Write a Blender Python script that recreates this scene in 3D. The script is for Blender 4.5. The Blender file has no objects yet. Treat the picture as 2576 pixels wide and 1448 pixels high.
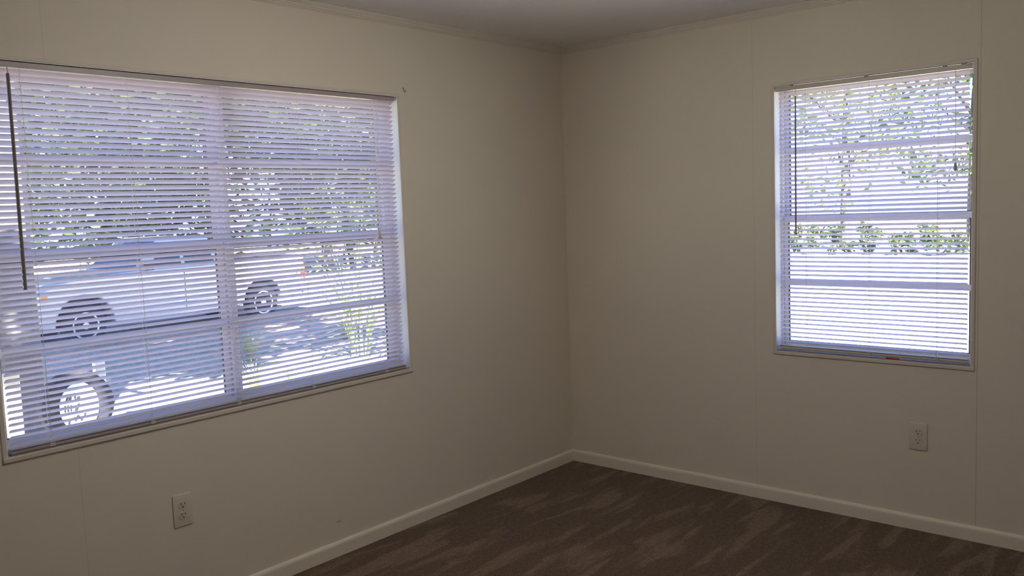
import bpy, bmesh, math, random
from mathutils import Vector, Matrix
random.seed(7)
C = bpy.context.scene.collection
FILL_LAMP = 47.0
PI = math.pi

# ------------------------------------------------------------------ materials
def nt(name):
    m = bpy.data.materials.new(name); m.use_nodes = True
    t = m.node_tree; t.nodes.clear()
    return m, t
def N(t, kind, **kw):
    n = t.nodes.new(kind)
    for k, v in kw.items():
        if k in n.inputs.keys(): n.inputs[k].default_value = v
        else: setattr(n, k, v)
    return n
def principled(name, col, rough=0.6, metal=0.0, bump=0.0, bscale=200, var=0.0, vscale=5, spec=0.5, coat=0.0):
    m, t = nt(name)
    b = N(t, 'ShaderNodeBsdfPrincipled'); b.inputs['Roughness'].default_value = rough
    b.inputs['Metallic'].default_value = metal; b.inputs['Specular IOR Level'].default_value = spec
    b.inputs['Coat Weight'].default_value = coat
    b.inputs['Base Color'].default_value = (*col, 1)
    o = N(t, 'ShaderNodeOutputMaterial'); t.links.new(b.outputs[0], o.inputs[0])
    tc = N(t, 'ShaderNodeTexCoord')
    if var > 0:
        n = N(t, 'ShaderNodeTexNoise', Scale=vscale, Detail=4.0); t.links.new(tc.outputs['Object'], n.inputs['Vector'])
        mx = N(t, 'ShaderNodeMix', data_type='RGBA')
        mx.inputs[6].default_value = (*[c * (1 - var) for c in col], 1)
        mx.inputs[7].default_value = (*[min(1, c * (1 + var)) for c in col], 1)
        t.links.new(n.outputs['Fac'], mx.inputs[0]); t.links.new(mx.outputs[2], b.inputs['Base Color'])
    if bump > 0:
        n = N(t, 'ShaderNodeTexNoise', Scale=bscale, Detail=3.0); t.links.new(tc.outputs['Object'], n.inputs['Vector'])
        bp = N(t, 'ShaderNodeBump', Strength=bump, Distance=0.002)
        t.links.new(n.outputs['Fac'], bp.inputs['Height']); t.links.new(bp.outputs[0], b.inputs['Normal'])
    return m
def translucent(name, col, tcol, fac, rough=0.5):
    m, t = nt(name)
    b = N(t, 'ShaderNodeBsdfPrincipled'); b.inputs['Base Color'].default_value = (*col, 1); b.inputs['Roughness'].default_value = rough
    tr = N(t, 'ShaderNodeBsdfTranslucent'); tr.inputs['Color'].default_value = (*tcol, 1)
    mx = N(t, 'ShaderNodeMixShader'); mx.inputs[0].default_value = fac
    o = N(t, 'ShaderNodeOutputMaterial')
    t.links.new(b.outputs[0], mx.inputs[1]); t.links.new(tr.outputs[0], mx.inputs[2]); t.links.new(mx.outputs[0], o.inputs[0])
    return m, t, b
def leaf_mat(name, col, col2):
    m, t, b = translucent(name, col, tuple(min(1, c * 1.6) for c in col), 0.35, 0.45)
    tc = N(t, 'ShaderNodeTexCoord'); n = N(t, 'ShaderNodeTexNoise', Scale=1.7, Detail=3.0)
    t.links.new(tc.outputs['Object'], n.inputs['Vector'])
    r = N(t, 'ShaderNodeValToRGB'); r.color_ramp.elements[0].position = .35; r.color_ramp.elements[1].position = .65
    r.color_ramp.elements[0].color = (*col, 1); r.color_ramp.elements[1].color = (*col2, 1)
    t.links.new(n.outputs['Fac'], r.inputs[0]); t.links.new(r.outputs[0], b.inputs['Base Color'])
    return m
def glass_mat(name, refl=0.06, tint=(0.93, 0.96, 0.97)):
    m, t = nt(name)
    tr = N(t, 'ShaderNodeBsdfTransparent'); tr.inputs[0].default_value = (*tint, 1)
    g = N(t, 'ShaderNodeBsdfGlossy'); g.inputs['Roughness'].default_value = 0.02
    mx = N(t, 'ShaderNodeMixShader'); mx.inputs[0].default_value = refl
    o = N(t, 'ShaderNodeOutputMaterial')
    t.links.new(tr.outputs[0], mx.inputs[1]); t.links.new(g.outputs[0], mx.inputs[2]); t.links.new(mx.outputs[0], o.inputs[0])
    return m

WALL = (0.735, 0.675, 0.580)
def wall_mat(name, axis, seams, scuff=None):
    """vinyl-faced panel: fine linen emboss, shallow vertical panel joints"""
    m, t = nt(name)
    b = N(t, 'ShaderNodeBsdfPrincipled'); b.inputs['Roughness'].default_value = 0.62; b.inputs['Specular IOR Level'].default_value = 0.3
    o = N(t, 'ShaderNodeOutputMaterial'); t.links.new(b.outputs[0], o.inputs[0])
    tc = N(t, 'ShaderNodeTexCoord'); sp = N(t, 'ShaderNodeSeparateXYZ'); t.links.new(tc.outputs['Object'], sp.inputs[0])
    n = N(t, 'ShaderNodeTexNoise', Scale=2.2, Detail=3.0); t.links.new(tc.outputs['Object'], n.inputs['Vector'])
    mp = N(t, 'ShaderNodeMapping'); mp.inputs['Scale'].default_value = (420, 420, 60); t.links.new(tc.outputs['Object'], mp.inputs[0])
    fn = N(t, 'ShaderNodeTexNoise', Scale=1.0, Detail=2.0); t.links.new(mp.outputs[0], fn.inputs['Vector'])
    mx = N(t, 'ShaderNodeMix', data_type='RGBA')
    mx.inputs[6].default_value = (*[c * .975 for c in WALL], 1); mx.inputs[7].default_value = (*[c * 1.02 for c in WALL], 1)
    t.links.new(n.outputs['Fac'], mx.inputs[0])
    col = mx.outputs[2]; height = fn.outputs['Fac']
    for s in seams:
        d = N(t, 'ShaderNodeMath', operation='SUBTRACT'); t.links.new(sp.outputs[axis], d.inputs[0]); d.inputs[1].default_value = s
        a = N(t, 'ShaderNodeMath', operation='ABSOLUTE'); t.links.new(d.outputs[0], a.inputs[0])
        l = N(t, 'ShaderNodeMath', operation='LESS_THAN'); t.links.new(a.outputs[0], l.inputs[0]); l.inputs[1].default_value = .0016
        q = N(t, 'ShaderNodeMix', data_type='RGBA'); q.inputs[7].default_value = (*[c * (.76 if s == -2.064 else .9) for c in WALL], 1)
        t.links.new(l.outputs[0], q.inputs[0]); t.links.new(col, q.inputs[6]); col = q.outputs[2]
    if scuff:
        d = N(t, 'ShaderNodeMapping'); d.vector_type = 'TEXTURE'; d.inputs['Location'].default_value = scuff[0]; d.inputs['Scale'].default_value = scuff[1]
        t.links.new(tc.outputs['Object'], d.inputs[0])
        nz = N(t, 'ShaderNodeTexNoise', Scale=2.0); t.links.new(d.outputs[0], nz.inputs['Vector'])
        ln = N(t, 'ShaderNodeVectorMath', operation='LENGTH'); t.links.new(d.outputs[0], ln.inputs[0])
        ad = N(t, 'ShaderNodeMath', operation='ADD'); t.links.new(ln.outputs['Value'], ad.inputs[0]); t.links.new(nz.outputs['Fac'], ad.inputs[1])
        r = N(t, 'ShaderNodeMapRange'); t.links.new(ad.outputs[0], r.inputs[0])
        r.inputs[1].default_value = .9; r.inputs[2].default_value = 1.6; r.inputs[3].default_value = .55; r.inputs[4].default_value = 0
        q = N(t, 'ShaderNodeMix', data_type='RGBA'); q.inputs[7].default_value = (.28, .23, .18, 1)
        t.links.new(r.outputs[0], q.inputs[0]); t.links.new(col, q.inputs[6]); col = q.outputs[2]
    t.links.new(col, b.inputs['Base Color'])
    bp = N(t, 'ShaderNodeBump', Strength=0.35, Distance=0.0006); t.links.new(height, bp.inputs['Height']); t.links.new(bp.outputs[0], b.inputs['Normal'])
    return m

def carpet_mat():
    m, t = nt('carpet')
    b = N(t, 'ShaderNodeBsdfPrincipled'); b.inputs['Roughness'].default_value = 1.0; b.inputs['Specular IOR Level'].default_value = 0.05
    b.inputs['Sheen Weight'].default_value = .15; b.inputs['Sheen Roughness'].default_value = .5
    o = N(t, 'ShaderNodeOutputMaterial'); t.links.new(b.outputs[0], o.inputs[0])
    tc = N(t, 'ShaderNodeTexCoord')
    fine = N(t, 'ShaderNodeTexNoise', Scale=170.0, Detail=3.0); t.links.new(tc.outputs['Object'], fine.inputs['Vector'])
    med = N(t, 'ShaderNodeTexNoise', Scale=45.0, Detail=3.0); t.links.new(tc.outputs['Object'], med.inputs['Vector'])
    # brushed pile: vacuum strokes laid along the room, slightly wandering
    mp = N(t, 'ShaderNodeMapping'); mp.inputs['Scale'].default_value = (2.1, 10.5, 1); mp.inputs['Rotation'].default_value = (0, 0, 0.10)
    t.links.new(tc.outputs['Object'], mp.inputs[0])
    st = N(t, 'ShaderNodeTexNoise', Scale=1.0, Detail=2.2, Roughness=.55, Distortion=.5); t.links.new(mp.outputs[0], st.inputs['Vector'])
    rs = N(t, 'ShaderNodeMapRange'); rs.interpolation_type = 'SMOOTHSTEP'
    rs.inputs[1].default_value = .50; rs.inputs[2].default_value = .62; t.links.new(st.outputs['Fac'], rs.inputs[0])
    r = N(t, 'ShaderNodeMix', data_type='RGBA'); r.inputs[6].default_value = (.128, .082, .052, 1); r.inputs[7].default_value = (.200, .138, .092, 1)
    t.links.new(rs.outputs[0], r.inputs[0])
    f = N(t, 'ShaderNodeMix', data_type='RGBA', blend_type='MULTIPLY'); f.inputs[0].default_value = 1.0
    rr = N(t, 'ShaderNodeMapRange'); rr.inputs[1].default_value = .3; rr.inputs[2].default_value = .7; rr.inputs[3].default_value = .45; rr.inputs[4].default_value = 1.5
    t.links.new(fine.outputs['Fac'], rr.inputs[0])
    cc = N(t, 'ShaderNodeCombineColor')
    for i in range(3): t.links.new(rr.outputs[0], cc.inputs[i])
    t.links.new(r.outputs[2], f.inputs[6]); t.links.new(cc.outputs[0], f.inputs[7])
    g = N(t, 'ShaderNodeMix', data_type='RGBA', blend_type='MULTIPLY'); g.inputs[0].default_value = 1.0
    r2 = N(t, 'ShaderNodeMapRange'); r2.inputs[1].default_value = .3; r2.inputs[2].default_value = .7; r2.inputs[3].default_value = .8; r2.inputs[4].default_value = 1.2
    t.links.new(med.outputs['Fac'], r2.inputs[0]); c2 = N(t, 'ShaderNodeCombineColor')
    for i in range(3): t.links.new(r2.outputs[0], c2.inputs[i])
    t.links.new(f.outputs[2], g.inputs[6]); t.links.new(c2.outputs[0], g.inputs[7])
    t.links.new(g.outputs[2], b.inputs['Base Color'])
    bp = N(t, 'ShaderNodeBump', Strength=1.0, Distance=0.006); t.links.new(fine.outputs['Fac'], bp.inputs['Height']); t.links.new(bp.outputs[0], b.inputs['Normal'])
    return m

def ground_mat():
    m, t = nt('yard')
    b = N(t, 'ShaderNodeBsdfPrincipled'); b.inputs['Roughness'].default_value = .95; b.inputs['Specular IOR Level'].default_value = .1
    o = N(t, 'ShaderNodeOutputMaterial'); t.links.new(b.outputs[0], o.inputs[0])
    tc = N(t, 'ShaderNodeTexCoord')
    a = N(t, 'ShaderNodeTexNoise', Scale=.7, Detail=5.0); t.links.new(tc.outputs['Object'], a.inputs['Vector'])
    c = N(t, 'ShaderNodeTexNoise', Scale=14.0, Detail=5.0); t.links.new(tc.outputs['Object'], c.inputs['Vector'])
    r = N(t, 'ShaderNodeValToRGB'); e = r.color_ramp.elements
    e[0].position = .35; e[0].color = (.17, .20, .10, 1); e[1].position = .60; e[1].color = (.50, .44, .36, 1)
    mx = N(t, 'ShaderNodeMath', operation='MULTIPLY_ADD'); t.links.new(c.outputs['Fac'], mx.inputs[0]); mx.inputs[1].default_value = .6
    sb = N(t, 'ShaderNodeMath', operation='MULTIPLY'); t.links.new(a.outputs['Fac'], sb.inputs[0]); sb.inputs[1].default_value = .45
    t.links.new(sb.outputs[0], mx.inputs[2]); t.links.new(mx.outputs[0], r.inputs[0]); t.links.new(r.outputs[0], b.inputs['Base Color'])
    bp = N(t, 'ShaderNodeBump', Strength=.8, Distance=.03); t.links.new(c.outputs['Fac'], bp.inputs['Height']); t.links.new(bp.outputs[0], b.inputs['Normal'])
    return m

M = {}
M['wall_l'] = wall_mat('vinyl panel', 0, [-2.673], ((-1.646, 0, .1435), (.020, .02, .0055)))
M['wall_r'] = wall_mat('vinyl panel b', 1, [-1.11, -2.064])
M['ceil'] = principled('ceiling', (.86, .85, .84), .9, bump=.5, bscale=90, spec=.1)
M['trim'] = principled('trim', (.62, .56, .47), .45, bump=.05, bscale=60)
M['crown'] = principled('crown', (.70, .65, .57), .5)
M['base'] = principled('baseboard', (.78, .72, .62), .38)
M['casing'] = principled('casing', (.68, .62, .55), .5)
M['sill'] = principled('sill board', (.34, .315, .29), .6)
M['jamb'] = principled('jamb', (.84, .84, .84), .5)
M['carpet'] = carpet_mat()
M['frame'] = principled('window frame', (.80, .80, .80), .4)
M['glass'] = glass_mat('window glass')
M['seal'] = principled('rubber seal', (.09, .09, .10), .7)
M['slat'], _, _ = translucent('blind vinyl', (.88, .80, .86), (.86, .78, .87), .42, .42)
M['rail'] = principled('blind rail', (.60, .54, .46), .4)
M['rail_shaded'] = principled('shaded blind rail', (.40, .345, .35), .4)  # long window blind: rail colour with its shade painted in
M['cord'] = principled('blind cord', (.88, .87, .85), .8)
M['wand'] = principled('wand', (.20, .17, .16), .25)
M['plug'] = principled('plug', (.56, .50, .45), .5)
M['plate'] = principled('outlet plate', (.69, .63, .54), .35)
M['recept'] = principled('receptacle', (.66, .58, .48), .4)
M['slot'] = principled('slot', (.05, .035, .025), .8)
M['screw'] = principled('screw', (.6, .57, .5), .3, .8)
M['metal'] = principled('hook metal', (.35, .32, .26), .35, .9)
M['red'] = principled('red plastic', (.42, .03, .02), .4)
M['yard'] = ground_mat()
M['asphalt'] = principled('asphalt', (.24, .25, .27), .9, var=.25, vscale=3, bump=.5, bscale=60, spec=.2)
M['leafA'] = leaf_mat('leaf dark', (.028, .058, .018), (.08, .12, .035))
M['leafB'] = leaf_mat('leaf mid', (.05, .09, .026), (.15, .19, .06))
M['leafC'] = leaf_mat('leaf pale', (.16, .22, .08), (.30, .33, .15))
M['bark'] = principled('bark', (.13, .115, .10), .95, var=.35, vscale=9, bump=1, bscale=25, spec=.1)
M['cane'] = leaf_mat('cane', (.28, .36, .14), (.42, .44, .24))
M['paint'] = principled('silver paint', (.46, .47, .49), .32, .35, coat=.4)
M['tire'] = principled('tire', (.025, .025, .028), .85)
M['rim'] = principled('rim', (.62, .63, .65), .28, .7)
M['trunkglass'] = principled('dark glass', (.02, .03, .035), .05, spec=.9)
M['black'] = principled('black plastic', (.03, .03, .035), .6)
M['chrome'] = principled('chrome', (.75, .76, .78), .12, 1.0)
M['amber'] = principled('amber lens', (.85, .28, .03), .25)
M['redlens'] = principled('red lens', (.65, .02, .02), .25)
M['lamp'] = principled('lamp lens', (.85, .87, .9), .15)
M['whitep'] = principled('white plastic', (.86, .88, .90), .4)
M['postwood'] = principled('cream wood', (.78, .70, .50), .7, var=.12, vscale=14, bump=.3, bscale=80)
M['greypost'] = principled('grey metal', (.50, .52, .55), .4, .5)
M['siding'] = principled('siding', (.78, .78, .77), .6)
M['roof'] = principled('roof', (.25, .24, .23), .9, var=.2, vscale=20)
M['plank'] = principled('fence wood', (.38, .27, .19), .85, var=.3, vscale=8)

# ------------------------------------------------------------------ mesh helpers
class MB:
    def __init__(s): s.b = bmesh.new()
    def box(s, x0, y0, z0, x1, y1, z1, bev=0, seg=1):
        r = bmesh.ops.create_cube(s.b, size=1)
        vs = r['verts']
        bmesh.ops.scale(s.b, vec=(abs(x1 - x0), abs(y1 - y0), abs(z1 - z0)), verts=vs)
        bmesh.ops.translate(s.b, vec=((x0 + x1) / 2, (y0 + y1) / 2, (z0 + z1) / 2), verts=vs)
        if bev > 0:
            es = list({e for v in vs for e in v.link_edges})
            bmesh.ops.bevel(s.b, geom=es, offset=bev, segments=seg, affect='EDGES', profile=.6)
        return s
    def tube(s, pts, rad, n=10, cap=True):
        pts = [Vector(p) for p in pts]; rings = []
        rr = rad if isinstance(rad, (list, tuple)) else [rad] * len(pts)
        up = None
        for i, p in enumerate(pts):
            d = (pts[min(i + 1, len(pts) - 1)] - pts[max(i - 1, 0)]).normalized()
            if up is None:
                up = Vector((0, 0, 1)) if abs(d.z) < .9 else Vector((1, 0, 0))
            a = d.cross(up).normalized(); b2 = a.cross(d).normalized(); up = b2
            rings.append([s.b.verts.new(p + (a * math.cos(2 * PI * k / n) + b2 * math.sin(2 * PI * k / n)) * rr[i]) for k in range(n)])
        for r0, r1 in zip(rings, rings[1:]):
            for k in range(n): s.b.faces.new((r0[k], r0[(k + 1) % n], r1[(k + 1) % n], r1[k]))
        if cap: s.b.faces.new(rings[0][::-1]); s.b.faces.new(rings[-1])
        return s
    def prism(s, prof, o, u, v, w, w0, w1):
        """polygon prof (a,b) in the plane u,v at o, swept along w from w0 to w1"""
        o, u, v, w = Vector(o), Vector(u), Vector(v), Vector(w)
        A = [s.b.verts.new(o + u * a + v * b + w * w0) for a, b in prof]
        B = [s.b.verts.new(o + u * a + v * b + w * w1) for a, b in prof]
        n = len(prof)
        for k in range(n): s.b.faces.new((A[k], A[(k + 1) % n], B[(k + 1) % n], B[k]))
        s.b.faces.new(A[::-1]); s.b.faces.new(B)
        return s
    def lathe(s, prof, n=28, mat=None):
        """prof (r, h) around Z, then moved by mat"""
        rings = []
        for r, h in prof:
            ring = []
            for k in range(n):
                p = Vector((r * math.cos(2 * PI * k / n), r * math.sin(2 * PI * k / n), h))
                ring.append(s.b.verts.new(mat @ p if mat else p))
            rings.append(ring)
        for r0, r1 in zip(rings, rings[1:]):
            for k in range(n): s.b.faces.new((r0[k], r0[(k + 1) % n], r1[(k + 1) % n], r1[k]))
        s.b.faces.new(rings[0][::-1]); s.b.faces.new(rings[-1])
        return s
    def quad(s, *p):
        s.b.faces.new([s.b.verts.new(Vector(q)) for q in p]); return s
    def build(s, name, mat, parent=None, smooth=False, recalc=True):
        if recalc: bmesh.ops.recalc_face_normals(s.b, faces=s.b.faces)
        me = bpy.data.meshes.new(name); s.b.to_mesh(me); s.b.free()
        me.materials.append(mat)
        if smooth:
            for p in me.polygons: p.use_smooth = True
            try: me.set_sharp_from_angle(angle=math.radians(35))
            except Exception: pass
        o = bpy.data.objects.new(name, me); C.objects.link(o)
        if parent: o.parent = parent
        return o
def empty(name, loc=(0, 0, 0), rz=0):
    o = bpy.data.objects.new(name, None); C.objects.link(o); o.location = loc; o.rotation_euler = (0, 0, rz); o.empty_display_size = .1
    return o
def tag(o, label=None, cat=None, group=None, kind=None):
    if label: o['label'] = label
    if cat: o['category'] = cat
    if group: o['group'] = group
    if kind: o['kind'] = kind
    return o
def struct(o): o['kind'] = 'structure'; return o

# ------------------------------------------------------------------ room shell
H = 2.286; T = .10
RX, RY = -4.3, -3.4                      # far sides of the room, behind the camera
LW = (-2.884, -1.2014, .727, 1.948)      # opening in the long window wall (x0,x1,z0,z1)
RW = (-2.0406, -1.2134, .7255, 1.943)    # opening in the short window wall (y0,y1,z0,z1)
struct(MB().box(RX - T, RY - T, -.12, T, T, 0).build('floor', M['carpet']))
struct(MB().box(RX - T, RY - T, H, T, T, H + .12).build('ceiling', M['ceil']))
w = MB()
w.box(RX - T, 0, 0, LW[0], T, H).box(LW[1], 0, 0, T, T, H).box(LW[0], 0, 0, LW[1], T, LW[2]).box(LW[0], 0, LW[3], LW[1], T, H)
struct(w.build('wall_left', M['wall_l']))
w = MB()
w.box(0, RY - T, 0, T, RW[0], H).box(0, RW[1], 0, T, 0, H).box(0, RW[0], 0, T, RW[1], RW[2]).box(0, RW[0], RW[3], T, RW[1], H)
struct(w.build('wall_right', M['wall_r']))
w = MB()
w.box(RX - T, RY - T, 0, 0, RY, H)
struct(w.build('wall_back', M['wall_l']))
struct(MB().box(RX - T, RY, 0, RX, 0, H).build('wall_side', M['wall_r']))

# baseboards: rounded top edge
bprof = [(0, 0), (.0125, 0), (.0125, .046), (.0115, .053), (.0085, .059), (.004, .0625), (0, .0625)]
struct(MB().prism(bprof, (0, 0, 0), (0, -1, 0), (0, 0, 1), (1, 0, 0), RX, -.0005).build('baseboard_left', M['base']))
struct(MB().prism(bprof, (0, 0, 0), (-1, 0, 0), (0, 0, 1), (0, 1, 0), RY, -.0005).build('baseboard_right', M['base']))
# ceiling mouldings: small stepped cove
cprof = [(0, 0), (0, -.031), (.003, -.031), (.004, -.027), (.008, -.0255), (.010, -.021), (.0145, -.0185), (.0165, -.013), (.021, -.0105), (.0235, -.006), (.0265, -.005), (.0265, 0)]
struct(MB().prism(cprof, (0, 0, H), (0, -1, 0), (0, 0, 1), (1, 0, 0), RX, 0).build('trim_1', M['crown']))
struct(MB().prism(cprof, (0, 0, H), (-1, 0, 0), (0, 0, 1), (0, 1, 0), RY, 0).build('trim_2', M['crown']))

# ------------------------------------------------------------------ windows
# local frame of a window: u along the wall, v outwards, z up; (ox,oy) is the corner at u=0
def wmap(kind):
    if kind == 'L': return lambda u, v, z: (u, v, z)
    return lambda u, v, z: (v, u, z)
def wbox(mb, f, u0, v0, z0, u1, v1, z1, bev=0):
    a = f(u0, v0, z0); b = f(u1, v1, z1)
    mb.box(min(a[0], b[0]), min(a[1], b[1]), z0, max(a[0], b[0]), max(a[1], b[1]), z1, bev)
def ring(mb, f, u0, u1, z0, z1, v0, v1, t, bev=0, tb=None, tt=None):
    tb = t if tb is None else tb; tt = t if tt is None else tt
    wbox(mb, f, u0, v0, z0, u0 + t, v1, z1, bev); wbox(mb, f, u1 - t, v0, z0, u1, v1, z1, bev)
    wbox(mb, f, u0 + t, v0, z0, u1 - t, v1, z0 + tb, bev); wbox(mb, f, u0 + t, v0, z1 - tt, u1 - t, v1, z1, bev)

def window(name, kind, u0, u1, z0, z1, units, sides):
    f = wmap(kind)
    root = empty(name); root['kind'] = 'structure'
    # thin casing lip on the wall, round the opening
    mb = MB(); lip = .013
    wbox(mb, f, u0 - lip, -.008, z0 - lip - .003, u1 + lip, 0, z0, .002); wbox(mb, f, u0 - lip, -.004, z1, u1 + lip, 0, z1 + .010, .0015)
    wbox(mb, f, u0 - lip, -.004, z0, u0, 0, z1, .0015); wbox(mb, f, u1, -.004, z0, u1 + lip, 0, z1, .0015)
    tag(mb.build('casing', M['casing'], root))
    # jamb liners
    mb = MB(); j = .0025
    wbox(mb, f, u0, -.002, z0, u0 + j, T, z1); wbox(mb, f, u1 - j, -.002, z0, u1, T, z1)
    wbox(mb, f, u0 + j, -.002, z1 - j, u1 - j, T, z1)
    mb.build('jamb', M['jamb'], root)
    mb = MB(); wbox(mb, f, u0 + j, -.002, z0, u1 - j, T, z0 + j); mb.build('sill', M['sill'], root)
    V0, V1 = .062, .112
    spans = []
    wd = (u1 - u0) / units
    for i in range(units): spans.append((u0 + i * wd + (0 if i == 0 else -.0), u0 + (i + 1) * wd))
    fr = MB()
    for a, b in spans:
        ring(fr, f, a + .003, b - .003, z0 + .003, z1 - .003, V0, V1, .010, tb=.016, tt=.016)
    if units > 1:
        m = (u0 + u1) / 2
        wbox(fr, f, m - .011, V0 - .010, z0 + .003, m + .011, V1, z1 - .003)
    fr.build('window_frame', M['frame'], root)
    zm = 1.338
    for (a, b), (sa, sb) in zip(spans, sides):
        # stepped side channels, wider on one side than the other
        ch = MB()
        if sa > .040: wbox(ch, f, a + .012, V0 + .012, z0 + .018, a + sa - .018, V1, z1 - .018, .002)
        if sb > .040: wbox(ch, f, b - sb + .018, V0 + .012, z0 + .018, b - .012, V1, z1 - .018, .002)
        if len(ch.b.verts): ch.build('side_channel', M['frame'], root)
        a2, b2 = a + max(.003, sa - .020), b - max(.003, sb - .020)
        for (lo, hi, vv, mun) in ((zm - .012, z1 - .012, V0 + .026, 1.648), (z0 + .014, zm + .014, V0 + .006, 1.040)):
            sash = MB()
            lowt = .026; topt = .026
            ring(sash, f, a2, b2, lo, hi, vv, vv + .018, min(sa, .020), .0012, lowt, topt)
            so = sash.build('sash', M['frame'], root)
            mm = MB(); wbox(mm, f, a2 + .018, vv - .002, mun - .013, b2 - .018, vv + .016, mun + .013, .002)
            mm.build('muntin', M['frame'], so)
            se = MB(); ring(se, f, a2 + .019, b2 - .019, lo + lowt - .001, hi - topt + .001, vv + .003, vv + .013, .0035)
            se.build('seal', M['seal'], so)
            g = MB(); wbox(g, f, a2 + .018, vv + .007, lo + .022, b2 - .018, vv + .009, hi - .022)
            g.build('glass_pane', M['glass'], so)
    return root
window('window_1', 'L', LW[0], LW[1], LW[2], LW[3], 2, [(.027, .043), (.028, .062)])
window('window_2', 'R', RW[0], RW[1], RW[2], RW[3], 1, [(.0165, .035)])

# ------------------------------------------------------------------ venetian blinds
def blind(kind, u0, u1, zt, zhb, zb, z0, pitch, theta, vc, wid, label, ladders, ends, front_open):
    f = wmap(kind)
    root = empty('window_blind', f((u0 + u1) / 2, vc, zt)); off = Vector(root.location)
    tag(root, label, 'window blind', 'white slatted blinds')
    rs = []
    def bld(mb, name, mat, parent=root, smooth=False):
        o = mb.build(name, mat, None, smooth)
        for v in o.data.vertices: v.co -= off
        o.parent = parent; return o
    # headrail: U channel with closed ends
    mb = MB(); h0 = vc - .0125; h1 = vc + .0125
    wbox(mb, f, u0, h0, zhb, u1, h0 + .0012, zt, 0); wbox(mb, f, u0, h1 - .0012, zhb, u1, h1, zt, 0)
    wbox(mb, f, u0, h0, zhb, u1, h1, zhb + .0012)
    wbox(mb, f, u0, h0, zt - .0015, u1, h0 + .004, zt); wbox(mb, f, u0, h1 - .004, zt - .0015, u1, h1, zt)
    wbox(mb, f, u0, h0, zhb, u0 + .0015, h1, zt); wbox(mb, f, u1 - .0015, h0, zhb, u1, h1, zt)
    hr = bld(mb, 'headrail', M['rail_shaded'] if kind == 'L' else M['rail'])
    for uu in ends:
        mb = MB(); wbox(mb, f, uu - .006, h0 + .002, zt - .001, uu + .006, h1 - .002, zt + .0040)
        bld(mb, 'bracket', M['plug'], hr)
    # slats: crowned strips, outer edge low
    n = int((z0 - (zb + .018)) / pitch) + 1
    mb = MB(); K = 5
    for i in range(n):
        zc = z0 - i * pitch
        rows = []
        sag = random.uniform(-.0004, .0004); dth = random.uniform(-.012, .012)
        us = [u0 + .010 + (u1 - u0 - .020) * q / 8 for q in range(9)]
        for k in range(K + 1):
            a = (k / K - .5) * wid
            crown = .0016 * (1 - (2 * k / K - 1) ** 2)
            th = theta + dth
            vv = vc + a * math.cos(th) + crown * math.sin(th); zz = a * -math.sin(th) + crown * math.cos(th)
            trim_e = .002 if k in (0, K) else 0
            row = []
            for q, u in enumerate(us):
                e = trim_e if q == 0 else (-trim_e if q == 8 else 0)
                wav = sag * math.sin(q * 1.9 + i * 1.3)
                row.append(mb.b.verts.new(f(u + e, vv, zc + zz + wav)))
            rows.append(row)
        for r0, r1 in zip(rows, rows[1:]):
            for q in range(8): mb.b.faces.new((r0[q], r0[q + 1], r1[q + 1], r1[q]))
    bld(mb, 'slats', M['slat'], smooth=True)
    zlast = z0 - (n - 1) * pitch
    # bottom rail with two slats resting on it
    mb = MB(); wbox(mb, f, u0 + .004, vc - .0125, zb, u1 - .004, vc + .0125, zb + .0115, .003)
    wbox(mb, f, u0 + .006, vc - .0125, zb + .0125, u1 - .006, vc + .0125, zb + .0135)
    wbox(mb, f, u0 + .006, vc - .0125, zb + .0150, u1 - .006, vc + .0125, zb + .0160)
    br = bld(mb, 'bottom_rail', M['rail_shaded'] if kind == 'L' else M['rail'])
    for uu in ladders:
        mb = MB(); wbox(mb, f, uu - .009, vc - .0145, zb + .0015, uu + .009, vc - .0115, zb + .014, .001)
        bld(mb, 'cord_plug', M['plug'], br)
    # ladders: one object each, two side strings and a rung under each slat
    for uu in ladders:
        mb = MB()
        for sv in (-1, 1):
            dv = sv * wid / 2 * math.cos(theta)
            mb.tube([f(uu, vc + dv, zhb), f(uu, vc + dv, zb + .012)], .0008, 5)
        for i in range(n):
            zc = z0 - i * pitch; dv = wid / 2 * math.cos(theta); dz = wid / 2 * math.sin(theta)
            mb.tube([f(uu, vc - dv, zc + dz - .0012), f(uu, vc + dv, zc - dz - .0012)], .0006, 4)
        bld(mb, 'ladder_cord', M['cord'])
    return root, off, bld, f, vc
# long window blind
r1, off1, bld1, f1, vc1 = blind('L', LW[0] + .008, LW[1] - .0145, 1.9445, 1.9255, .7300, 1.9131, .01983, math.radians(34.5), .0145, .0256,
    'wide white slatted blind covering the large double window', [-2.748, -2.413, -2.074, -1.730, -1.338], [-2.85, -2.56, -2.04, -1.55, -1.24], True)
mb = MB(); mb.tube([(-2.7840, -.001, 1.9285), (-2.7845, -.004, 1.9120), (-2.785, -.005, 1.905)], .0016, 6)
hk = bld1(mb, 'wand_hook', M['rail'])
mb = MB(); mb.tube([(-2.785, -.005, 1.905), (-2.7905, -.006, 1.2415)], [.0050, .0056], 6)
bld1(mb, 'tilt_wand', M['wand'])
mb = MB(); mb.tube([(-1.3225, -.0015, 1.9255), (-1.332, -.003, 1.60), (-1.3440, -.003, 1.362)], .0011, 6)
cd = bld1(mb, 'lift_cord', M['cord'])
mb = MB(); mb.lathe([(.0015, 0), (.0045, -.004), (.006, -.020), (.0072, -.030), (.004, -.033)], 14, Matrix.Translation((-1.3445, -.0030, 1.362)))
bld1(mb, 'cord_tassel', M['plug'], cd, True)
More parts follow.
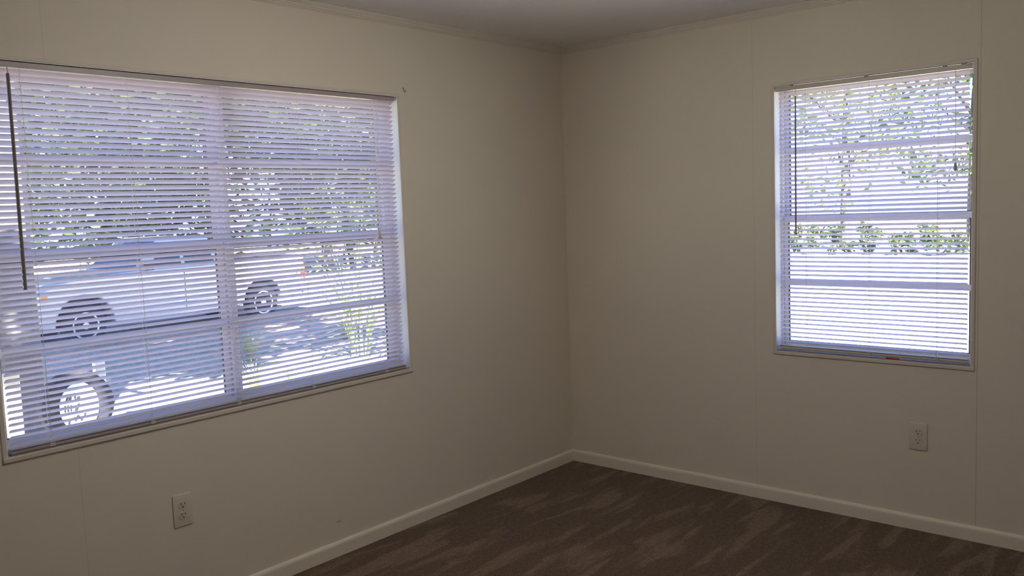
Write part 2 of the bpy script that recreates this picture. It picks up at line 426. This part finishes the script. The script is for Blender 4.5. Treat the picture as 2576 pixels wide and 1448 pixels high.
# short window blind
r2, off2, bld2, f2, vc2 = blind('R', RW[0] + .008, RW[1] - .009, 1.9360, 1.9165, .7365, 1.9012, .0205, math.radians(27.5), .0145, .0250,
    'narrow white slatted blind covering the single window', [-1.909, -1.636, -1.359], [-2.00, -1.93, -1.62, -1.29], True)
mb = MB(); mb.tube([(-.001, -1.3170, 1.9185), (-.004, -1.3172, 1.90), (-.004, -1.3172, 1.893)], .0013, 6)
bld2(mb, 'wand_hook', M['rail'])
mb = MB(); mb.tube([(-.005, -1.3172, 1.888), (-.005, -1.3150, 1.2665)], [.0034, .0040], 6)
bld2(mb, 'tilt_wand', M['wand'])
mb = MB(); mb.tube([(-.0015, -1.9735, 1.9165), (-.003, -1.9755, 1.70), (-.003, -1.9762, 1.550)], .0010, 6)
cd = bld2(mb, 'lift_cord', M['cord'])
mb = MB(); mb.lathe([(.0015, 0), (.0045, -.004), (.0062, -.018), (.0075, -.029), (.004, -.032)], 14, Matrix.Translation((-.0030, -1.9762, 1.550)))
tg = bld2(mb, 'cord_tassel', M['metal'], cd, True); tg['label'] = 'brown cord tassel'

# small things in the room
o = MB().lathe([(.0020, 0), (.0034, .003), (.0034, .050), (.0020, .056)], 10,
    Matrix.Translation((.0065, -1.706, .73155)) @ Matrix.Rotation(math.radians(90), 4, 'X')).build('red_stick', M['red'], None, True)
tag(o, 'small dark red plastic stick lying on the sill of the single window', 'stick')
mb = MB(); pts = []
for k in range(9):
    a = PI + k / 8 * PI
    pts.append((-1.1555 + .0045 * math.cos(a), -.0045 - .002 * math.sin(k / 8 * PI), 1.975 + .0055 * math.sin(a)))
mb.tube([(-1.1605, 0, 1.9865), (-1.1600, -.003, 1.982)] + pts + [(-1.1507, -.007, 1.979)], .0012, 6)
mb.tube([(-1.1615, 0, 1.9865), (-1.1615, -.003, 1.9865)], .0025, 8)
o = mb.build('wall_hook', M['metal'], None, True); tag(o, 'tiny brass hook screwed into the wall beside the top corner of the large window', 'hook')

def outlet(loc, rz, label):
    root = empty('wall_outlet', loc, rz); tag(root, label, 'outlet', 'duplex wall outlets')
    # local: x along the wall, -y towards the room
    p = MB()
    a, b, t = .0355, .0585, .0055
    p.box(-a, -t, -b, a, 0, b, .0028, 2)
    p.build('cover_plate', M['plate'], root, True)
    for s in (-1, 1):
        zc = s * .0195
        q = MB(); prof = []
        for k in range(24):
            an = 2 * PI * k / 24; prof.append((.0170 * math.cos(an), max(-.0125, min(.0125, .0170 * math.sin(an)))))
        q.prism(prof, (0, 0, zc), (1, 0, 0), (0, 0, 1), (0, -1, 0), t - .001, t + .0016)
        ro = q.build('receptacle', M['recept'], root)
        h = MB()
        h.box(-.0078, -t - .0020, zc + .0005, -.0056, -t - .0012, zc + .0085)
        h.box(.0056, -t - .0020, zc + .0015, .0078, -t - .0012, zc + .0080)
        h.prism([(.0027 * math.cos(2 * PI * k / 12), .0027 * math.sin(2 * PI * k / 12)) for k in range(12)], (0, 0, zc - .0070), (1, 0, 0), (0, 0, 1), (0, -1, 0), t + .0012, t + .0020)
        h.build('slot', M['slot'], ro)
    MB().lathe([(.0030, 0), (.0030, .0008), (.0015, .0014)], 14, Matrix.Translation((0, -t + .0002, 0)) @ Matrix.Rotation(PI / 2, 4, 'X')).build('screw', M['screw'], root)
    return root
outlet((-2.3328, 0, .3985), 0, 'beige duplex outlet low on the wall under the large double window')
outlet((0, -1.8425, .4075), -PI / 2, 'beige duplex outlet low on the wall under the single window')

# unseen ceiling lamp, added to brighten the walls (above and behind the field of view)
root = empty('added_fill_lamp', (-2.0, -1.35, H)); tag(root, 'added round ceiling lamp that brightens the walls, out of view', 'lamp')
MB().lathe([(.16, 0), (.165, -.012), (.155, -.025), (.02, -.025)], 40).build('base', M['frame'], root, True)
lm, lt = nt('fill lamp glow'); em = N(lt, 'ShaderNodeEmission', Strength=FILL_LAMP); em.inputs[0].default_value = (1, .95, .87, 1)
lo = N(lt, 'ShaderNodeOutputMaterial'); lt.links.new(em.outputs[0], lo.inputs[0])
MB().lathe([(.145, -.026), (.142, -.045), (.120, -.070), (.080, -.088), (.03, -.095), (.004, -.096)], 32).build('fill_lamp_dome', lm, root, True)

# ------------------------------------------------------------------ outdoors
G = -.75
gr = MB(); gr.box(-40, -40, G - .3, 70, 70, G); tag(gr.build('yard_ground', M['yard']), None, None, None, 'structure')
gr = MB(); gr.box(-40, 15.2, G - .1, 70, 21.5, G + .02); gr.box(20.5, -40, G - .1, 27, 15.2, G + .02)
tag(gr.build('street_pavement', M['asphalt']), None, None, None, 'structure')
# the outside skin of this building, so that it casts its own shadow
ex = MB(); ex.box(RX - 4, RY - 5, G, RX - T - .05, T + .02, H + .25)
struct(ex.build('wall_outside', M['siding']))
ex = MB(); ex.box(RX - 4.3, RY - 5.3, H + .25, T + .30, T + .30, H + .34)
struct(ex.build('roof_slab', M['siding']))
ex = MB(); ex.box(RX - 4, RY - T, G, T + .02, T + .02, -.13)
struct(ex.build('wall_skirting', M['siding']))

# --- pickup truck, silver, facing -x
def pickup():
    root = empty('pickup_truck', (2.76, 12.98, G - .03), math.atan2(.308, 3.866))
    tag(root, 'silver pickup truck parked side on beyond the large window', 'truck')
    WB = 3.88; W2 = 1.90
    def arch(c, r, z0, n=10):
        return [(c + r * math.cos(PI - PI * k / n), z0 + r * 1.0 * math.sin(PI - PI * k / n)) for k in range(n + 1)]
    # body side outline (s, z), wheels at s=0 and s=WB
    low = [(-.86, .42), (-.56, .38)] + arch(0, .54, .40) + [(.66, .34), (WB - .60, .38)] + arch(WB, .49, .42) + [(WB + .62, .44), (WB + 1.13, .52)]
    top = [(WB + 1.15, 1.30), (WB + 1.10, 1.36), (2.95, 1.36), (2.93, 1.30), (1.05, 1.30), (.2, 1.27), (-.45, 1.19), (-.78, 1.05), (-.90, .75)]
    mb = MB(); mb.prism(low + top, (0, 0, 0), (1, 0, 0), (0, 0, 1), (0, 1, 0), 0, W2)
    body = mb.build('body', M['paint'], root)
    bm = body.modifiers.new('b', 'BEVEL'); bm.width = .03; bm.segments = 3; bm.limit_method = 'ANGLE'; bm.angle_limit = math.radians(50)
    # bed opening, dark liner
    mb = MB(); mb.box(3.05, .08, 1.355, WB + 1.08, W2 - .08, 1.368); mb.build('bed_liner', M['black'], root)
    # cab greenhouse: frustum
    mb = MB()
    lo = [(1.00, .06, 1.28), (2.92, .06, 1.28), (2.92, W2 - .06, 1.28), (1.00, W2 - .06, 1.28)]
    hi = [(1.62, .22, 1.86), (2.72, .22, 1.86), (2.72, W2 - .22, 1.86), (1.62, W2 - .22, 1.86)]
    top2 = [(1.75, .30, 1.90), (2.62, .30, 1.90), (2.62, W2 - .30, 1.90), (1.75, W2 - .30, 1.90)]
    L = [[mb.b.verts.new(Vector(p)) for p in q] for q in (lo, hi, top2)]
    for a, b in zip(L, L[1:]):
        for k in range(4): mb.b.faces.new((a[k], a[(k + 1) % 4], b[(k + 1) % 4], b[k]))
    mb.b.faces.new(L[2]); mb.b.faces.new(L[0][::-1])
    cab = mb.build('cab', M['paint'], root)
    def on_side(s, z, off=-.006):
        tt = (z - 1.28) / .58; return (s, .06 + .16 * tt + off, z)
    for pts in ([(1.32, 1.33), (2.02, 1.33), (2.02, 1.80), (1.74, 1.80)], [(2.10, 1.33), (2.78, 1.33), (2.64, 1.80), (2.10, 1.80)]):
        m2 = MB(); A = [m2.b.verts.new(Vector(on_side(*p))) for p in pts]; B = [m2.b.verts.new(Vector(on_side(*p, off=.004))) for p in pts]
        for k in range(4): m2.b.faces.new((A[k], A[(k + 1) % 4], B[(k + 1) % 4], B[k]))
        m2.b.faces.new(A); m2.b.faces.new(B[::-1])
        m2.build('side_window', M['trunkglass'], cab)
    m2 = MB()
    def wsh(t, y, o=-.008): return (1.00 + .62 * t + o * .7, y, 1.28 + .58 * t - o * .7)
    P = [wsh(.06, .14), wsh(.06, W2 - .14), wsh(.93, W2 - .26), wsh(.93, .26)]; Q = [wsh(.06, .14, .004), wsh(.06, W2 - .14, .004), wsh(.93, W2 - .26, .004), wsh(.93, .26, .004)]
    A = [m2.b.verts.new(Vector(p)) for p in P]; B = [m2.b.verts.new(Vector(p)) for p in Q]
    for k in range(4): m2.b.faces.new((A[k], A[(k + 1) % 4], B[(k + 1) % 4], B[k]))
    m2.b.faces.new(A); m2.b.faces.new(B[::-1])
    m2.build('windshield', M['trunkglass'], cab)
    # wheels
    def wheel(s, y, side):
        mt = Matrix.Translation((s, y, .39)) @ Matrix.Rotation(PI / 2, 4, 'X')
        t = MB(); t.lathe([(.24, -.11), (.36, -.115), (.385, -.09), (.39, 0), (.385, .09), (.36, .115), (.24, .11)], 36, mt)
        to = t.build('wheel', M['tire'], root, True)
        r = MB(); r.lathe([(.03, .119), (.06, .119), (.07, .100), (.20, .098), (.225, .118), (.245, .118), (.25, .0), (.02, .0)] if side > 0 else
                          [(.03, -.119), (.06, -.119), (.07, -.100), (.20, -.098), (.225, -.118), (.245, -.118), (.25, .0), (.02, .0)], 32, mt)
        nf = len(r.b.faces); h = r
        for k in range(7):
            an = 2 * PI * k / 7; c = mt @ Vector((.14 * math.cos(an), .14 * math.sin(an), .0995 * side))
            pts = [(.034 * math.cos(2 * PI * q / 10), .034 * math.sin(2 * PI * q / 10)) for q in range(10)]
            h.prism(pts, c, (1, 0, 0), (0, 0, 1), (0, -side, 0), 0, .002)
        ro = r.build('rim', M['rim'], to, True, recalc=False); ro.data.materials.append(M['black'])
        for p in list(ro.data.polygons)[nf:]: p.material_index = 1
    for s in (0, WB): wheel(s, .13, 1); wheel(s, W2 - .13, -1)
    for c, r in ((0, .53), (WB, .475)):
        mb = MB(); mb.prism([(c - r, .40)] + arch(c, r, .41, 14) + [(c + r, .40)], (0, 0, 0), (1, 0, 0), (0, 0, 1), (0, 1, 0), .26, W2 - .26)
        mb.build('wheel_well', M['black'], root)
    MB().box(-.95, .04, .42, -.80, W2 - .04, .62, .03, 2).build('front_bumper', M['chrome'], root)
    MB().box(WB + 1.12, .04, .48, WB + 1.28, W2 - .04, .66, .03, 2).build('rear_bumper', M['chrome'], root)
    MB().box(-.89, -.012, .82, -.78, .20, 1.0, .02, 2).build('headlight', M['lamp'], root)
    MB().box(-.76, -.014, .88, -.64, .02, 1.02, .01).build('marker_light', M['amber'], root)
    MB().box(WB + 1.03, -.014, .78, WB + 1.16, .10, 1.02, .01).build('tail_light', M['redlens'], root)
    MB().box(WB + 1.03, -.014, 1.02, WB + 1.16, .10, 1.14, .01).build('turn_signal', M['amber'], root)
    MB().box(.62, -.012, .56, 3.30, .01, .62, .01).build('rub_strip', M['chrome'], root)
    for s in (1.88, 2.66): MB().box(s, -.03, 1.10, s + .16, .01, 1.14, .008).build('door_handle', M['chrome'], root)
    mb = MB(); mb.box(1.18, -.18, 1.30, 1.30, .02, 1.48, .02, 2); mb.build('side_mirror', M['black'], root)
    MB().tube([(2.02, -.002, .50), (2.02, -.004, 1.26)], .006, 5).build('door_seam', M['black'], root)
pickup()

# --- post with spare wheel
o = MB().box(-1.98, 3.15, G, -1.755, 3.24, .49, .008).build('wooden_post', M['postwood'])
tag(o, 'flat topped cream wooden post outside at the lower end of the large window', 'post')
o = MB().box(-1.025, 3.735, G, -.955, 3.805, .40, .006).build('metal_post', M['greypost'])
tag(o, 'grey square metal post behind the spare wheel outside', 'post')
root = empty('spare_wheel', (-1.285, 3.50, .145), math.radians(-8)); tag(root, 'black spare wheel with white round cover held up outside the large window', 'wheel')
mt = Matrix.Rotation(PI / 2, 4, 'X')
t = MB(); t.lathe([(.11, -.09), (.21, -.10), (.240, -.075), (.250, 0), (.240, .075), (.21, .10), (.11, .085)], 44, mt); t.build('tire', M['tire'], root, True)
t = MB(); t.lathe([(.01, .106), (.11, .104), (.128, .100), (.132, .080), (.02, .080)], 40, mt @ Matrix.Scale(1.36, 4, (0, 1, 0))); cv = t.build('wheel_cover', M['whitep'], root, True)
mk = MB()
def glyph(poly): mk.prism([(a * .88, b * 1.25) for a, b in poly], (0, 0, 0), (1, 0, 0), (0, 0, 1), (0, -1, 0), .0985, .1085)
glyph([(-.105, .045), (-.092, .045), (-.070, .075), (-.084, .078)]); glyph([(-.085, .045), (-.062, .045), (-.050, .082), (-.060, .082)])
glyph([(-.045, .082), (-.030, .086), (-.022, .050), (-.036, .044)]); glyph([(-.020, .060), (.004, .064), (.010, .045), (-.018, .040)])
for x in (-.118, -.096, -.074): glyph([(x, -.018), (x + .011, -.018), (x + .014, .020), (x + .003, .020)])
glyph([(-.045, -.018), (-.018, -.018), (.002, .022), (-.012, .024), (-.034, .004)])
glyph([(-.100, -.085), (-.086, -.092), (-.072, -.058), (-.084, -.054)]); glyph([(-.060, -.060), (-.040, -.082), (-.022, -.056), (.004, -.084), (.016, -.070), (-.020, -.040), (-.040, -.058), (-.050, -.048)])
glyph([(.020, -.040), (.046, -.036), (.030, -.062)]); glyph([(-.060, -.034), (-.048, -.034), (-.048, -.028), (-.060, -.028)])
mk.build('lettering', M['tire'], cv)
MB().tube([(0, .08, 0), (.06, .14, 0), (.16, .20, 0), (.245, .25, 0)], .018, 8).build('mounting_arm', M['greypost'], root)

# --- plants
def crown(mb, c, rad, n, leaf, flat=.8, clusters=26):
    c = Vector(c)
    cl = []
    for _ in range(clusters):
        while True:
            p = Vector((random.uniform(-1, 1), random.uniform(-1, 1), random.uniform(-1, 1)))
            if p.length < 1: break
        cl.append((Vector((p.x * rad[0], p.y * rad[1], p.z * rad[2])), random.uniform(.28, .5) * min(rad)))
    for i in range(n):
        cc, r = random.choice(cl)
        d = Vector((random.gauss(0, 1), random.gauss(0, 1), random.gauss(0, .8))); d = d.normalized() * r * random.uniform(.3, 1.05)
        p = c + cc + d
        a = Vector((random.gauss(0, 1), random.gauss(0, 1), random.gauss(0, .6))).normalized()
        b = a.cross(Vector((random.gauss(0, 1), random.gauss(0, 1), random.gauss(0, 1)))).normalized()
        s = leaf * random.uniform(.6, 1.3)
        mb.b.faces.new([mb.b.verts.new(p - a * s), mb.b.verts.new(p + b * s * .45), mb.b.verts.new(p + a * s), mb.b.verts.new(p - b * s * .45)])
def tree(x, y, h, r, lowz, n, leaf, mat, label, group, trunk_r=.18, lean=(0, 0), clusters=26):
    root = empty('tree', (x, y, G)); tag(root, label, 'tree', group)
    mb = MB()
    top = h * .72
    mb.tube([(0, 0, -.1), (lean[0] * .3, lean[1] * .3, top * .35), (lean[0] * .7, lean[1] * .7, top * .7), (lean[0], lean[1], top)], [trunk_r * 1.25, trunk_r, trunk_r * .75, trunk_r * .3], 10)
    for k in range(5):
        an = 2 * PI * k / 5 + random.random(); z0 = top * random.uniform(.45, .8); L = r * random.uniform(.5, .8)
        b0 = Vector((lean[0] * z0 / top, lean[1] * z0 / top, z0))
        mb.tube([b0, b0 + Vector((math.cos(an) * L * .5, math.sin(an) * L * .5, L * .35)), b0 + Vector((math.cos(an) * L, math.sin(an) * L, L * .8))], [trunk_r * .45, trunk_r * .3, trunk_r * .1], 7)
    mb.build('trunk', M['bark'], root, True)
    mb = MB(); zc = (h + lowz) / 2
    crown(mb, (lean[0], lean[1], zc), (r, r, (h - lowz) / 2), n, leaf, clusters=clusters)
    mb.build('foliage', mat, root, recalc=False)
# shade tree in the yard: its crown is above the view, its trunk stands by the wooden post
tree(-1.22, 4.90, 8.8, 3.8, 5.0, 21000, .16, M['leafB'], 'nearest tree, its grey trunk rising behind the cream wooden post', None, .185, (1.2, 2.9), 80)
tree(-5.3, 2.7, 7.6, 1.6, 5.9, 6500, .15, M['leafB'], 'slender tree added for its shade, leaning over the roof beside the large window, outside the picture', None, .14, (1.9, -1.8), 40)  # added, unseen: crown placed to shade the spare wheel and nearest trunk
far = [
    (8.2, 24.0, 10.0, 3.6, .6, 'leafA', 'dark dense tree behind the front of the pickup truck'),
    (12.6, 25.5, 11.0, 3.9, .5, 'leafA', 'dark dense tree behind the cab of the pickup truck'),
    (16.8, 24.5, 10.0, 3.6, .8, 'leafB', 'mid green tree behind the bed of the pickup truck'),
    (20.2, 27.5, 10.5, 3.2, 1.0, 'leafB', 'mid green tree beyond the tail of the pickup truck'),
    (26.5, 26.0, 10.5, 3.6, .6, 'leafC', 'pale green tree at the far right behind the tall canes'),
    (13.5, 35.0, 13.5, 4.6, 2.0, 'leafB', 'tall tree standing farther back than the dark dense trees'),
    (31.5, 9.8, 9.0, 3.0, 1.6, 'leafC', 'pale tree seen at the left of the single window'),
    (33.5, 5.6, 9.5, 3.2, 1.4, 'leafB', 'mid green tree seen in the middle of the single window'),
    (31.0, 1.4, 9.0, 3.2, 1.2, 'leafC', 'pale tree seen at the right of the single window'),
]
for (x, y, h, r, lz, mt_, lab) in far:
    tree(x, y, h, r, lz, 7500 if y > 20 else 1700, .19 if y > 20 else .20, M[mt_], lab, 'trees beyond the street', .20, clusters=60)
# low hedge across the street, seen in the single window
mb = MB(); 
for k in range(16): crown(mb, (28.2 + random.uniform(-.2, .2), -1.5 + k * .95, G + .55), (.6, .7, .55), 420, .10, clusters=8)
o = mb.build('hedge', M['leafB'], recalc=False); tag(o, 'low loose green hedge across the street seen in the single window', 'hedge', None)

def canes():
    root = empty('cane_plant', (4.45, 7.40, G)); tag(root, 'tall plant of thin arching canes outside the far end of the large window', 'plant')
    for k in range(26):
        an = random.uniform(0, 2 * PI); L = random.uniform(1.5, 3.3); sp = random.uniform(.3, 1.5)
        b = Vector((math.cos(an) * .12, math.sin(an) * .12, 0)); pts = []
        for q in range(7):
            t = q / 6; pts.append(b + Vector((math.cos(an) * sp * t * t, math.sin(an) * sp * t * t, L * (t - .18 * t * t))))
        mb = MB(); mb.tube(pts, [.015, .014, .013, .011, .009, .007, .004], 5)
        for q in range(14):
            t = random.uniform(.25, 1); j = min(5, int(t * 6)); p = pts[j].lerp(pts[j + 1], t * 6 - j)
            a2 = random.uniform(0, 2 * PI); d = Vector((math.cos(a2), math.sin(a2), random.uniform(-.5, .5))).normalized(); sd = d.cross(Vector((0, 0, 1))).normalized() * .018
            l = random.uniform(.25, .5)
            mb.b.faces.new([mb.b.verts.new(v) for v in (p, p + d * l * .5 + sd, p + d * l, p + d * l * .5 - sd)])
        mb.build('cane', M['cane'], root, recalc=False)
canes()
def tuft(x, y, h, n, label, mat='cane'):
    mb = MB()
    for k in range(n):
        an = random.uniform(0, 2 * PI); L = h * random.uniform(.6, 1.1); sp = random.uniform(.15, .8) * h
        b = Vector((math.cos(an) * .05, math.sin(an) * .05, 0)); sd = Vector((-math.sin(an), math.cos(an), 0)) * .007; pr = None
        for q in range(5):
            t = q / 4; p = b + Vector((math.cos(an) * sp * t * t, math.sin(an) * sp * t * t, L * (t - .35 * t * t))); w_ = sd * (1 - t * .9)
            cur = (mb.b.verts.new(p - w_), mb.b.verts.new(p + w_))
            if pr: mb.b.faces.new((pr[0], pr[1], cur[1], cur[0]))
            pr = cur
    o = mb.build('grass_tuft', M[mat], recalc=False); o.location = (x, y, G); tag(o, label, 'plant', 'arching grass tufts in the yard')
tuft(3.40, 8.75, .75, 90, 'grass tuft nearest the rear wheel of the pickup truck')
tuft(2.10, 6.60, .55, 80, 'low grass tuft near the window mullion in the yard')
tuft(2.75, 6.72, .45, 60, 'small grass tuft between the low tuft and the tall canes')
tuft(5.60, 9.20, .60, 60, 'grass tuft standing behind the tall canes')

# neighbour home far left
root = empty('neighbor_house', (4.5, 31.0, G)); tag(root, 'white neighbouring house with a dark roof far behind the trees', 'house')
MB().box(-5.5, 0, 0, 3.6, 6, 2.9).build('wall', M['siding'], root)
mb = MB(); mb.prism([(-.4, 2.85), (6.4, 2.85), (3, 4.2)], (0, 0, 0), (0, 1, 0), (0, 0, 1), (1, 0, 0), -5.9, 4.0); mb.build('roof', M['roof'], root)
for u in (-3.5, -.6, 1.8):
    wf = MB().box(u, -.04, 1.1, u + 1.0, 0, 2.2, .01).build('window', M['frame'], root)
    MB().box(u + .06, -.055, 1.16, u + .94, -.03, 2.14).build('pane', M['trunkglass'], wf)

# ------------------------------------------------------------------ daylight
w = bpy.data.worlds.new('sky'); bpy.context.scene.world = w; w.use_nodes = True
t = w.node_tree; t.nodes.clear()
sky = t.nodes.new('ShaderNodeTexSky'); sky.sky_type = 'NISHITA'; sky.sun_disc = False
sun_dir = Vector((-.42, -.50, .80)).normalized()
sky.sun_elevation = math.asin(sun_dir.z); sky.sun_rotation = math.atan2(sun_dir.x, sun_dir.y)
sky.air_density = 1.0; sky.dust_density = .6; sky.ozone_density = 3.0; sky.altitude = 50
bg = t.nodes.new('ShaderNodeBackground'); bg.inputs[1].default_value = .50
wo = t.nodes.new('ShaderNodeOutputWorld'); tint = t.nodes.new('ShaderNodeMix'); tint.data_type = 'RGBA'; tint.blend_type = 'MULTIPLY'; tint.inputs[0].default_value = 1; tint.inputs[7].default_value = (.88, .95, 1.32, 1)
t.links.new(sky.outputs[0], tint.inputs[6]); t.links.new(tint.outputs[2], bg.inputs[0]); t.links.new(bg.outputs[0], wo.inputs[0])
sl = bpy.data.lights.new('sun', 'SUN'); sl.energy = 56.0; sl.angle = math.radians(.6); sl.color = (1, .93, .88)
so = bpy.data.objects.new('sun', sl); C.objects.link(so); so.rotation_euler = sun_dir.to_track_quat('Z', 'Y').to_euler(); so.location = (-10, -12, 20)
def portal(name, loc, nrm, sx, sz):
    l = bpy.data.lights.new(name, 'AREA'); l.shape = 'RECTANGLE'; l.size = sx; l.size_y = sz
    l.cycles.is_portal = True
    o = bpy.data.objects.new(name, l); C.objects.link(o); o.location = loc
    o.rotation_euler = Vector(nrm).to_track_quat('-Z', 'Y').to_euler()
portal('sky_portal', ((LW[0] + LW[1]) / 2, .14, (LW[2] + LW[3]) / 2), (0, -1, 0), LW[1] - LW[0], LW[3] - LW[2])
portal('sky_portal', (.14, (RW[0] + RW[1]) / 2, (RW[2] + RW[3]) / 2), (-1, 0, 0), RW[1] - RW[0], RW[3] - RW[2])

# ------------------------------------------------------------------ camera
cam = bpy.data.cameras.new('camera'); cam.sensor_width = 36; cam.lens = 2169.907 / 2576 * 36; cam.clip_start = .05; cam.clip_end = 300
co = bpy.data.objects.new('camera', cam); C.objects.link(co)
R = Vector((0.65377027, -0.75573805, -0.03800582)); U = Vector((0.09514623, 0.03227345, 0.99494001)); F = Vector((0.75068744, 0.6540783, -0.09300505))
m = Matrix(((R.x, U.x, -F.x, -3.81737703), (R.y, U.y, -F.y, -2.91313431), (R.z, U.z, -F.z, 1.43959391), (0, 0, 0, 1)))
co.matrix_world = m
sc = bpy.context.scene; sc.camera = co
sc.view_settings.view_transform = 'Standard'; sc.view_settings.look = 'None'; sc.view_settings.gamma = 1; sc.view_settings.use_curve_mapping = False
sc.view_settings.exposure = 0.0
sc.cycles.use_denoising = True
sc.cycles.max_bounces = 9; sc.cycles.diffuse_bounces = 5; sc.cycles.glossy_bounces = 3; sc.cycles.transparent_max_bounces = 12
sc.cycles.use_adaptive_sampling = True; sc.cycles.adaptive_threshold = .05
sc.cycles.sample_clamp_indirect = 6.0
sc.cycles.caustics_reflective = False; sc.cycles.caustics_refractive = False
